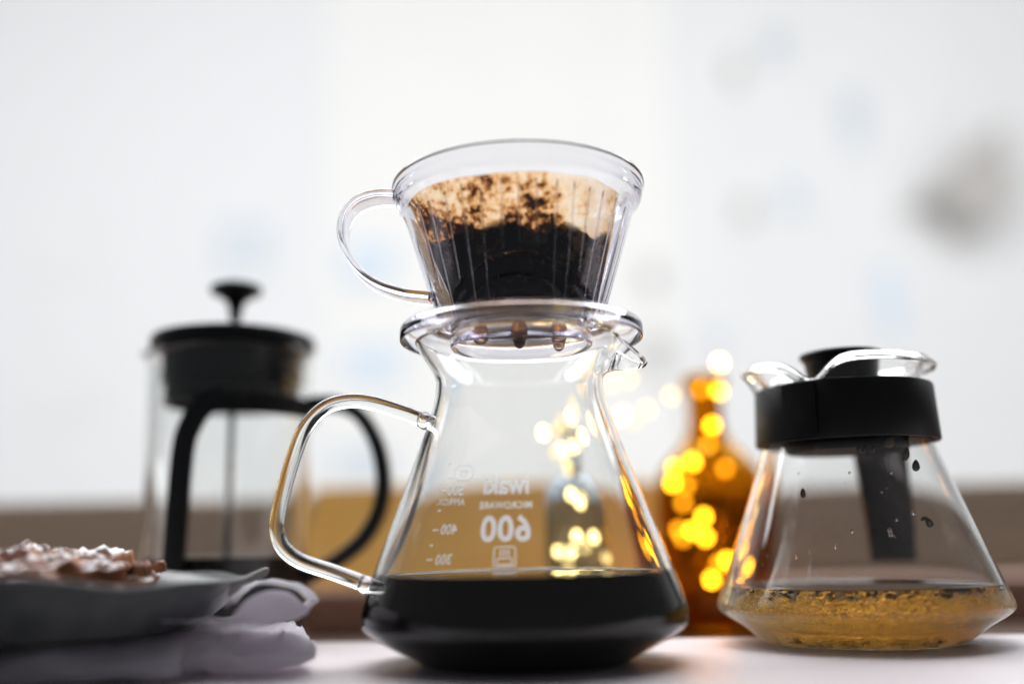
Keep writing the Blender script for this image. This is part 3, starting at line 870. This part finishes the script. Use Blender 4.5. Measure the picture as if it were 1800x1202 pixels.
# air bubbles clinging to the glass under the tea surface
random.seed(21)
parts = []
for i in range(2600):
    a = random.uniform(0, 2 * pi); f = random.random() ** 1.6
    z = zt - .0012 - f * .0135
    big = 1 - f
    rb = random.uniform(.00016, .00030 + .00034 * big)
    r = rad_at(ti, z) - rb * .55
    parts.append(ellipsoid((r * cos(a), r * sin(a), z), (rb, rb, rb * random.uniform(.8, 1.0)), 8, 5))
V, F = join_geo(*parts)
bubm = glass("air_bubble", (1, 1, 1), 0.752)
o = mk("air_bubbles", V, F, bubm); o.location = (tx, TY, 0)
tag(o, "tiny air bubbles clinging to the glass below the tea surface", "bubbles", kind="stuff")
# seeds stuck to the inside of the glass
def inner_hit(px, py):
    Y = TY - .04
    for _ in range(14):
        c = P(px, py, Y); dx = c.x - tx; r = rad_at(ti, c.z) - .0004; Y = TY - sqrt(max(r * r - dx * dx, 1e-8))
    return P(px, py, Y)
for px, py, rx, rz, tilt, lab in ((1608, 819, 6.5, 10.5, 8, "dark oval seed below the black band, lowest of the cluster"),
                           (1591, 799, 6, 12.5, 20, "slim brown seed just right of the hanging handle"),
                           (1513, 789, 7.5, 11, 5, "brown seed at the left edge of the hanging handle"),
                           (1528, 788, 6, 10, -60, "brown seed lying slanted against its neighbour under the band"),
                           (1563, 778, 8, 12, 35, "brown seed under the band at the right side of the handle"),
                           (1631, 919, 6, 9, -25, "small dark seed alone on the right wall of the tea server"),
                           (1622, 912, 3, 6, 60, "tiny dark seed fragment beside the lone seed on the right"),
                           (1413, 867, 4.5, 8.5, 0, "small dark seed alone on the left wall of the tea server")):
    c = inner_hit(px, py); kx = (c.y + CAM_D) / F_PX
    V, F = ellipsoid((0, 0, 0), (rx * kx, .0009, rz * kx), 18, 12)
    V = [Vector((v.x * (1 - .25 * v.z / (rz * kx)), v.y, v.z)) for v in V]
    rot = Matrix.Rotation(radians(tilt), 3, 'Y')
    o = mk("seed", [rot @ v for v in V], F, M['seed']); o.location = c
    tag(o, lab, "seed", "seeds stuck inside the tea server")
# clear droplets on the inside of the glass
random.seed(11)
parts = []
for i in range(34):
    px = random.uniform(1330, 1700); py = random.uniform(830, 1015)
    if abs(px - 1520) > 130 + (py - 800) * .42: continue
    c = inner_hit(px, py); n_ = Vector((c.x - tx, c.y - TY, 0)).normalized(); s = random.choice((.0003, .0004, .0005, .0007))
    rot = n_.to_track_quat('Y', 'Z').to_matrix()
    V, F = ellipsoid((0, 0, 0), (s * random.uniform(.6, 1.1), s * .18, s * random.uniform(.7, 1.5)), 12, 8, rot)
    V = [v + c - Vector((tx, TY, 0)) + n_ * .0002 for v in V]
    parts.append((V, F))
V, F = join_geo(*parts)
o = mk("water_droplets", V, F, glass("water", (1, 1, 1), 1.33), sv); tag(o, "small clear droplets inside the glass", kind="stuff")

# ------------------------------------------------------------------ french press
PY = 0.135
PD = CAM_D + PY
pxx = P(398, 1000, PY).x
fpz = SILL_Z
press = empty("french_press", (pxx, PY, fpz), "black and glass french press standing behind the plate, left", "french press")
def PL(px, py, Y): return P(px, py, Y) - Vector((pxx, PY, fpz))
PR = .0390
zlt = PL(400, 612, PY).z; zlb = PL(400, 662, PY).z
ZBK = PL(400, 668, PY).z
bo = [(0, .006), (PR - .006, .006), (PR - .002, .0075), (PR, .012), (PR, zlt - .006), (PR + .0012, zlt - .003)]
bi = offset(bo, .0017)
V, F = lathe(bo + bi[::-1], 96, fn=lambda r, z, a: (r + (.007 * exp(-((abs(a - pi)) / .25) ** 2) if z > zlt - .010 else 0) * max(0, (z - zlt + .010) / .007), z))
mk("beaker", V, F, M['press_glass'], press)
lidp = mk("lid", *lathe([(0, zlb - .004), (PR - .0045, zlb - .004), (PR - .0045, zlt - .0055), (PR - .0005, zlt - .0030), (PR + .0015, zlt - .002), (PR + .0018, zlt + .0015), (PR + .0008, zlt + .0042), (PR - .004, zlt + .0056), (PR * .5, zlt + .0075), (0, zlt + .008)], 96), M['black'], press, auto=35)
mk("inner_skirt", *lathe([(PR - .0085, zlb - .0150), (PR - .0062, zlb - .0150), (PR - .0062, zlb - .0042), (PR - .0085, zlb - .0042)], 96, closed=True), M['black'], lidp, auto=35)
kn = PL(415, 513, PY).z
lx = 0.0005
mk("plunger_rod", *lathe([(0, .030), (.0016, .030), (.0016, kn - .008), (0, kn - .008)], 20), M['steel'], press)
mk("knob", *lathe([(0, kn - .0150), (.0030, kn - .0150), (.0034, kn - .0100), (.0050, kn - .0055), (.0095, kn - .0025), (.0128, kn - .0010), (.0132, kn + .0010), (.0122, kn + .0030), (.0080, kn + .0042), (0, kn + .0046)], 48), M['black'], press, auto=50)
mk("plunger_disc", *lathe([(0, .0330), (PR - .0030, .0330), (PR - .0024, .0345), (PR - .0030, .0360), (.004, .0372), (0, .0372)], 72), M['steel'], press, auto=40)
# frame: band, base and straps
zb1 = PL(400, 690, PY - PR).z; zb2 = PL(400, 724, PY - PR).z
rings = []
for i in range(41):
    a = radians(-100 + 125 * i / 40)
    rings.append([Vector((r * cos(a), r * sin(a), z)) for r, z in ((PR + .0006, zb2), (PR + .0030, zb2), (PR + .0030, zb1), (PR + .0006, zb1))])
mk("frame_band", *loft(rings, True, True), M['black'], press, auto=40)
mk("frame_base", *lathe([(0, 0), (PR + .001, 0), (PR + .003, .002), (PR + .0030, .010), (PR + .0006, .010), (PR + .0006, .0055), (0, .0055)], 96), M['black'], press, auto=40)
def pol(a, z, r=PR + .0022): return Vector((r * cos(radians(a)), r * sin(radians(a)), z))
def strap(angs):
    path = smooth_path([pol(a, z) for a, z in angs], 8)
    rings = []
    for i, p in enumerate(path):
        t = (path[min(i + 1, len(path) - 1)] - path[max(i - 1, 0)]).normalized()
        nrm = Vector((p.x, p.y, 0)).normalized(); side = t.cross(nrm).normalized()
        rings.append([p + side * a + nrm * b for a, b in rrect(.0110, .0034, .0010)])
    return loft(rings, True, True)
zs_ = (zb1 + zb2) / 2
mk("frame_strap", *strap([(-80, zs_ + .001), (-91, zs_ - .001), (-100, zs_ - .010), (-105, zs_ - .024), (-108, .050), (-110, .030), (-112, .006)]), M['black'], press)
hp = [PL(*q, PY) for q in ((536, 716), (562, 709), (600, 712), (636, 733), (664, 782), (675, 843), (666, 900), (638, 948), (597, 982), (560, 1003), (538, 1016))]
mk("handle", *sweep(smooth_path(hp, 6), rrect(.0074, .0135, .0028)), M['black'], press)
zpc = PL(400, 980, PY).z
V, F = lathe([(0, .0072), (PR - .006, .0072), (PR - .0020, .011), (PR - .0014, .013), (PR - .0014, zpc + .0004), (PR - .003, zpc), (0, zpc)], 72)
o = mk("press_coffee", V, F, M['coffee'], auto=50); o.location = (pxx, PY, fpz)
tag(o, "dark coffee left at the bottom of the french press", "coffee")

# ------------------------------------------------------------------ bottles and fairy lights
BY = 0.262
bxx = P(1256, 1000, BY).x
zsl = SILL_Z
def BZ(py, Y=BY, px=1250): return P(px, py, Y).z - zsl
kk = (CAM_D + BY) / F_PX * .985
bo = [(0, .003), (.024, .0025), (90 * kk - .003, .0), (92 * kk, .002), (95 * kk, .008), (96 * kk, BZ(900)), (93 * kk, BZ(850)), (80 * kk, BZ(818)), (56 * kk, BZ(792)), (40 * kk, BZ(772)), (32 * kk, BZ(752)), (30 * kk, BZ(720)), (31 * kk, BZ(694)),
      (36 * kk, BZ(688)), (39 * kk, BZ(678)), (39 * kk, BZ(668)), (35 * kk, BZ(660))]
bod = densify(bo); bod[0] = (0, bod[0][1])
bid = offset(bod, .0019)
V, F = lathe(bod + bid[::-1], 96)
amb = empty("amber_bottle", (bxx, BY, zsl), "amber brown glass bottle with fairy lights inside, behind the tea server", "bottle")
mk("body", V, F, M['amber'], amb)
CY = 0.150
kc = (CAM_D + CY) / F_PX * .985
cxx = P(1024, 1000, CY).x
cb = [(0, .003), (.013, .0025), (57 * kc, 0), (60 * kc, .002), (61 * kc, .008), (61 * kc, BZ(905, CY, 1024)), (57 * kc, BZ(868, CY, 1024)), (44 * kc, BZ(846, CY, 1024)), (28 * kc, BZ(832, CY, 1024)), (19 * kc, BZ(815, CY, 1024)), (18 * kc, BZ(770, CY, 1024)), (23 * kc, BZ(764, CY, 1024)), (23 * kc, BZ(755, CY, 1024)), (21 * kc, BZ(751, CY, 1024))]
cbd = densify(cb); cbd[0] = (0, cbd[0][1])
cbi = offset(cbd, .0017)
sm = empty("smoky_bottle", (cxx, CY, zsl), "small smoky glass bottle seen through the carafe, full of fairy lights", "bottle")
mk("body", *lathe(cbd + cbi[::-1], 72), M['smoke'], sm)

LED = {}
for nm, s in (("dim", 2.6), ("mid", 4.6), ("hot", 15.0), ("amb", 42.0), ("ambdim", 12.0)):
    LED[nm] = emit("fairy_light_" + nm, (1.0, .66, .22), s)
fl = empty("fairy_lights", (bxx, BY, zsl), "string of warm fairy lights running through both bottles", "fairy lights")
bulbs = [
 # amber bottle, from the top down
 (1265, 638, .205, 'hot'), (1232, 684, .205, 'ambdim'), (1262, 686, .202, 'amb'), (1252, 748, .205, 'amb'), (1246, 783, .20, 'ambdim'), (1218, 812, .200, 'amb'), (1186, 822, .205, 'amb'),
 (1184, 849, .195, 'amb'), (1206, 852, .21, 'ambdim'), (1201, 884, .215, 'ambdim'), (1275, 822, .215, 'ambdim'), (1237, 908, .20, 'amb'), (1217, 932, .19, 'amb'), (1193, 930, .20, 'ambdim'), (1240, 944, .20, 'amb'),
 (1200, 945, .215, 'ambdim'), (1278, 985, .20, 'amb'), (1264, 990, .215, 'ambdim'), (1251, 1018, .19, 'amb'),
 # garland between the bottles
 (1180, 695, .215, 'mid'), (1137, 720, .215, 'mid'), (1113, 738, .235, 'dim'), (1094, 730, .2, 'hot'), (1104, 664, .235, 'mid'), (1072, 672, .22, 'mid'), (1040, 715, .215, 'mid'),
 # above and inside the small bottle
 (1021, 731, .205, 'hot'), (1046, 762, .205, 'hot'), (1000, 742, .23, 'dim'), (986, 758, .23, 'dim'), (960, 761, .205, 'hot'), (1030, 768, .235, 'dim'), (1021, 783, .205, 'hot'), (997, 790, .205, 'hot'),
 (984, 794, .23, 'dim'), (1008, 815, .205, 'mid'), (1006, 828, .21, 'mid'), (1012, 868, .205, 'hot'), (1028, 882, .195, 'hot'), (1034, 872, .215, 'mid'), (1020, 941, .195, 'hot'), (1054, 941, .205, 'hot'),
 (1076, 978, .20, 'mid'), (986, 968, .20, 'hot'), (1010, 968, .195, 'hot'), (1003, 985, .21, 'mid'), (1036, 958, .215, 'mid')]
base = Vector((bxx, BY, zsl))
bulb_me = {}
V, F = ellipsoid((0, 0, 0), (.0023, .0023, .0026), 14, 8)
first = {}
pts = []
for px, py, Y, nm in bulbs:
    near = pts and len(pts) >= 26
    p = P(px, py, Y + (-.055 if near else .057)) - base; pts.append(p)
    if nm not in first:
        b_ = mk("bulb", V, F, LED[nm], fl); first[nm] = b_; 
    else:
        b_ = first[nm].copy(); COL.objects.link(b_); b_.parent = fl
    b_.location = p
# wire: thin copper string through the bulbs, dressed loosely
wp = [p + Vector((0, .0022, 0)) for p in pts]
mk("wire", *sweep(smooth_path(wp, 5), circ(.00022, 6)), princ("copper_wire", (.55, .28, .12), .35, 1.0), fl)

# ------------------------------------------------------------------ plate, pastry, napkin
plx, ply = -0.168, -0.004
pl = empty("stoneware_plate", (plx, ply, 0), "dark grey green stoneware plate with wavy rim, on the folded napkin", "plate")
plp = [(0, .0150), (.048, .0150), (.052, .0138), (.055, .0140), (.058, .0158), (.064, .0205), (.070, .0255), (.0755, .0293), (.0772, .0300), (.0768, .0312), (.0750, .0306), (.070, .0277), (.062, .0215), (.056, .0188), (.040, .0182), (0, .0180)]
def wavy(r, z, a):
    k_ = max(0, (r - .052) / .025)
    return r * (1 + .018 * k_ * sin(3 * a + .6) + .010 * k_ * sin(7 * a)), z + k_ * (.0016 * sin(5 * a + 1.2) + .0010 * sin(9 * a) + .0004)
mk("dish", *lathe(densify(plp, 3), 160, fn=wavy), M['plate'], pl)

# pastry: lumpy sugared bun
V, F = ellipsoid((0, 0, 0), (1, 1, 1), 128, 72)
out = []
for v in V:
    d_ = v.normalized()
    n1 = fbm(d_ * 1.0, 3.2, 4); n2 = noise.noise(d_ * 9 + Vector((3, 1, 7))); n3 = fbm(d_, 22, 3)
    s = 1 + .10 * n1 + .055 * n2 + .022 * n3
    q = Vector((d_.x * .050 * s, d_.y * .034 * s, 0))
    z = d_.z
    prof_ = (abs(z) ** .75) * (1 if z > 0 else -1)
    q.z = (.0135 * prof_ * (1 + .28 * n1 + .30 * n2 + .12 * n3)) if z > 0 else .0060 * prof_
    out.append(q)
zp = .0275
pa = mk("pastry", out, F, M['pastry']); pa.location = (-.174, -.012, zp)
tag(pa, "browned pastry with white sugar glaze lying on the plate", "pastry")
# flaky bits at the right end of the pastry
random.seed(3)
for i in range(9):
    V, F = ellipsoid((0, 0, 0), (random.uniform(.0016, .0036), random.uniform(.0016, .003), random.uniform(.0008, .0022)), 26, 16)
    V = [v * (1 + .5 * noise.noise(v * 420 + Vector((i, 0, 0))) + .35 * noise.noise(v * 1300 + Vector((i, 4, 0)))) for v in V]
    rot = Euler((random.uniform(-1, 1), random.uniform(-1, 1), random.uniform(0, 3))).to_matrix()
    o = mk("flake", [rot @ v for v in V], F, M['pastry'], pa)
    o.location = (.046 + random.uniform(-.006, .004), random.uniform(-.012, .012), random.uniform(.0, .008))
for (px, py, s) in ((372, 1014, 1.5), (380, 1013, 2.2), (388, 1014, 1.4), (318, 1019, 1.6), (420, 1021, 1.8)):
    Y = 0.0
    c = P(px, py, Y)
    V, F = ellipsoid((0, 0, 0), (.0009 * s, .0008 * s, .0006 * s), 10, 7)
    V = [v * (1 + .6 * noise.noise(v * 900 + Vector((px, 0, 0)))) for v in V]
    o = mk("crumb", V, F, M['crumb']); 
    # lie on the dish surface
    rr = sqrt((c.x - plx) ** 2 + (c.y - ply) ** 2)
    zz = .0186 if rr < .056 else .0186 + (rr - .056) * .62
    o.location = (c.x, c.y, zz + .0004)
    tag(o, "tiny brown crumb lying on the plate right of the pastry", "crumb", "crumbs on the plate")

# folded linen napkin under the plate: one ribbon of cloth, folded, swept front to back
def cloth(name, sect, y0, y1, parent, ny=34, th=.0011, seed=0, amp=.0014, rot=0.0, skew=0.0):
    """sect: list of (x,z) running along the folded ribbon"""
    pth = smooth_path([Vector((x, 0, z)) for x, z in sect], 7)
    V, F = [], []
    n = len(pth)
    for j in range(ny + 1):
        y = y0 + (y1 - y0) * j / ny
        for i, p in enumerate(pth):
            d1 = fbm((p.x * 1.3 + seed, y, p.z * 3), 32, 3) * amp
            d2 = fbm((p.x + seed, y * 1.2, p.z * 4 + 9), 36, 3) * amp + (ridge((p.x, y, p.z + seed), 90) - .3) * amp
            V.append(Vector((p.x + d1 + skew * (y - y0) + .0020 * sin(j * .33 + seed), y, max(p.z + d2 * min(1, p.z / .004), .0012))))
    for j in range(ny):
        for i in range(n - 1):
            a = j * n + i; F.append((a, a + 1, a + n + 1, a + n))
    o = mk(name, V, F, M['linen'], parent)
    return o
nk = empty("linen_napkin", (0, 0, 0), "pale lavender linen napkin folded under the plate", "napkin")
YN = -.030
def nsec(lst, Y=YN): return [(P(a, b, Y).x, max(P(a, b, Y).z, .0012)) for a, b in lst]
# long fold whose rounded edge faces the camera, under the plate
def cloth_x(name, sect, x0, x1, parent, nx=60, amp=.0016, seed=0, slant=0.0):
    pth = smooth_path([Vector((0, y, z)) for y, z in sect], 7); n = len(pth); V, F = [], []
    for j in range(nx + 1):
        x = x0 + (x1 - x0) * j / nx
        for p in pth:
            k_ = min(1, p.z / .003)
            V.append(Vector((x + fbm((x, p.y, p.z + seed), 30, 2) * amp, p.y + slant * (x - x1) + (.006 * sin(x * 55 + seed) + fbm((x + seed, p.y, p.z * 2), 38, 3) * amp * 3) * k_,
                             max(p.z + (fbm((x, p.y + seed, p.z * 3), 34, 3) + ridge((x, p.y, p.z), 70) - .3) * amp * k_, .0012))))
    for j in range(nx):
        for i in range(n - 1):
            a = j * n + i; F.append((a, a + 1, a + n + 1, a + n))
    o = mk(name, V, F, M['linen'], parent); m = o.modifiers.new("solid", 'SOLIDIFY'); m.thickness = .0011; m.offset = 0
    return o
cloth_x("front_fold", [(.06, .0125), (.02, .0125), (-.020, .0122), (-.034, .0112), (-.041, .0085), (-.043, .0050), (-.038, .0022), (-.028, .0014), (.02, .0014), (.06, .0014)], -.40, -.104, nk, slant=.10)
# puffy lower roll at the right end
xr_ = P(545, 1130, -.02).x
lf = [(.030, .0122), (.012, .0124), (-.008, .0120), (-.020, .0108), (-.0262, .0082), (-.0275, .0050), (-.0240, .0022), (-.016, .0014), (.012, .0014), (.030, .0014)]
pth = smooth_path([Vector((0, y, z)) for y, z in lf], 7); n = len(pth); V, F = [], []
nx = 90
for j in range(nx + 1):
    t = j / nx; x = -.128 + (xr_ + .128) * t
    e_ = max(0.0, (t - .72) / .28); sh = sqrt(max(0, 1 - e_ * e_ * .92))        # rounded right end
    for p in pth:
        k_ = min(1, p.z / .003)
        zc_ = .0066 + (p.z - .0066) * (.25 + .75 * sh); yc_ = .004 + (p.y - .004) * (.55 + .45 * sh)
        V.append(Vector((x - .22 * (p.y + .02) * e_, yc_ + fbm((x, p.y, p.z * 2), 60, 3) * .0030 * k_, max(zc_ + (fbm((x * 1.5, p.y, p.z * 3 + 4), 55, 4) * .0016 + ridge((x, p.y * .5, p.z + 2), 85) * .0016 - .0005) * k_, .0010))))
for j in range(nx):
    for i in range(n - 1):
        a = j * n + i; F.append((a, a + 1, a + n + 1, a + n))
F.append(tuple(nx * n + i for i in range(n)))
mk("lower_fold", V, F, M['linen'], nk)
# loop of cloth standing open at the right end, hem towards the camera, and the layer inside it
cloth("open_loop", nsec([(230, 1092), (330, 1092), (395, 1094), (440, 1098), (490, 1098), (530, 1086), (553, 1068), (560, 1057), (545, 1042), (524, 1030), (482, 1023), (446, 1030), (425, 1046), (410, 1062)]), -.033, .000, nk, ny=18, seed=4, amp=.0007, th=.0016, skew=-.26)
sec = nsec([(398, 1092), (412, 1074), (428, 1056), (450, 1043), (475, 1037), (503, 1041), (522, 1056), (540, 1073), (515, 1090), (465, 1099)], -.026)
rr_ = [Vector((p.x, -.026, p.z)) for p in smooth_path([Vector((x, 0, z)) for x, z in sec + sec[:1]], 6)[:-1]]
cen = sum(rr_, Vector()) / len(rr_)
V, F = [], []
rings = []
for s_, dy in ((1.0, .004), (.97, .0012), (.9, 0), (.75, -.0012), (.55, -.0018), (.35, -.0022), (.15, -.0024)):
    rings.append([Vector((cen.x + (p.x - cen.x) * s_, p.y + dy + .0012 * fbm((p.x * s_, s_, p.z), 70, 3), cen.z + (p.z - cen.z) * s_)) for p in rr_])
V, F = loft(rings, False, True)
mk("inner_layer", V, F, M['linen'], nk)
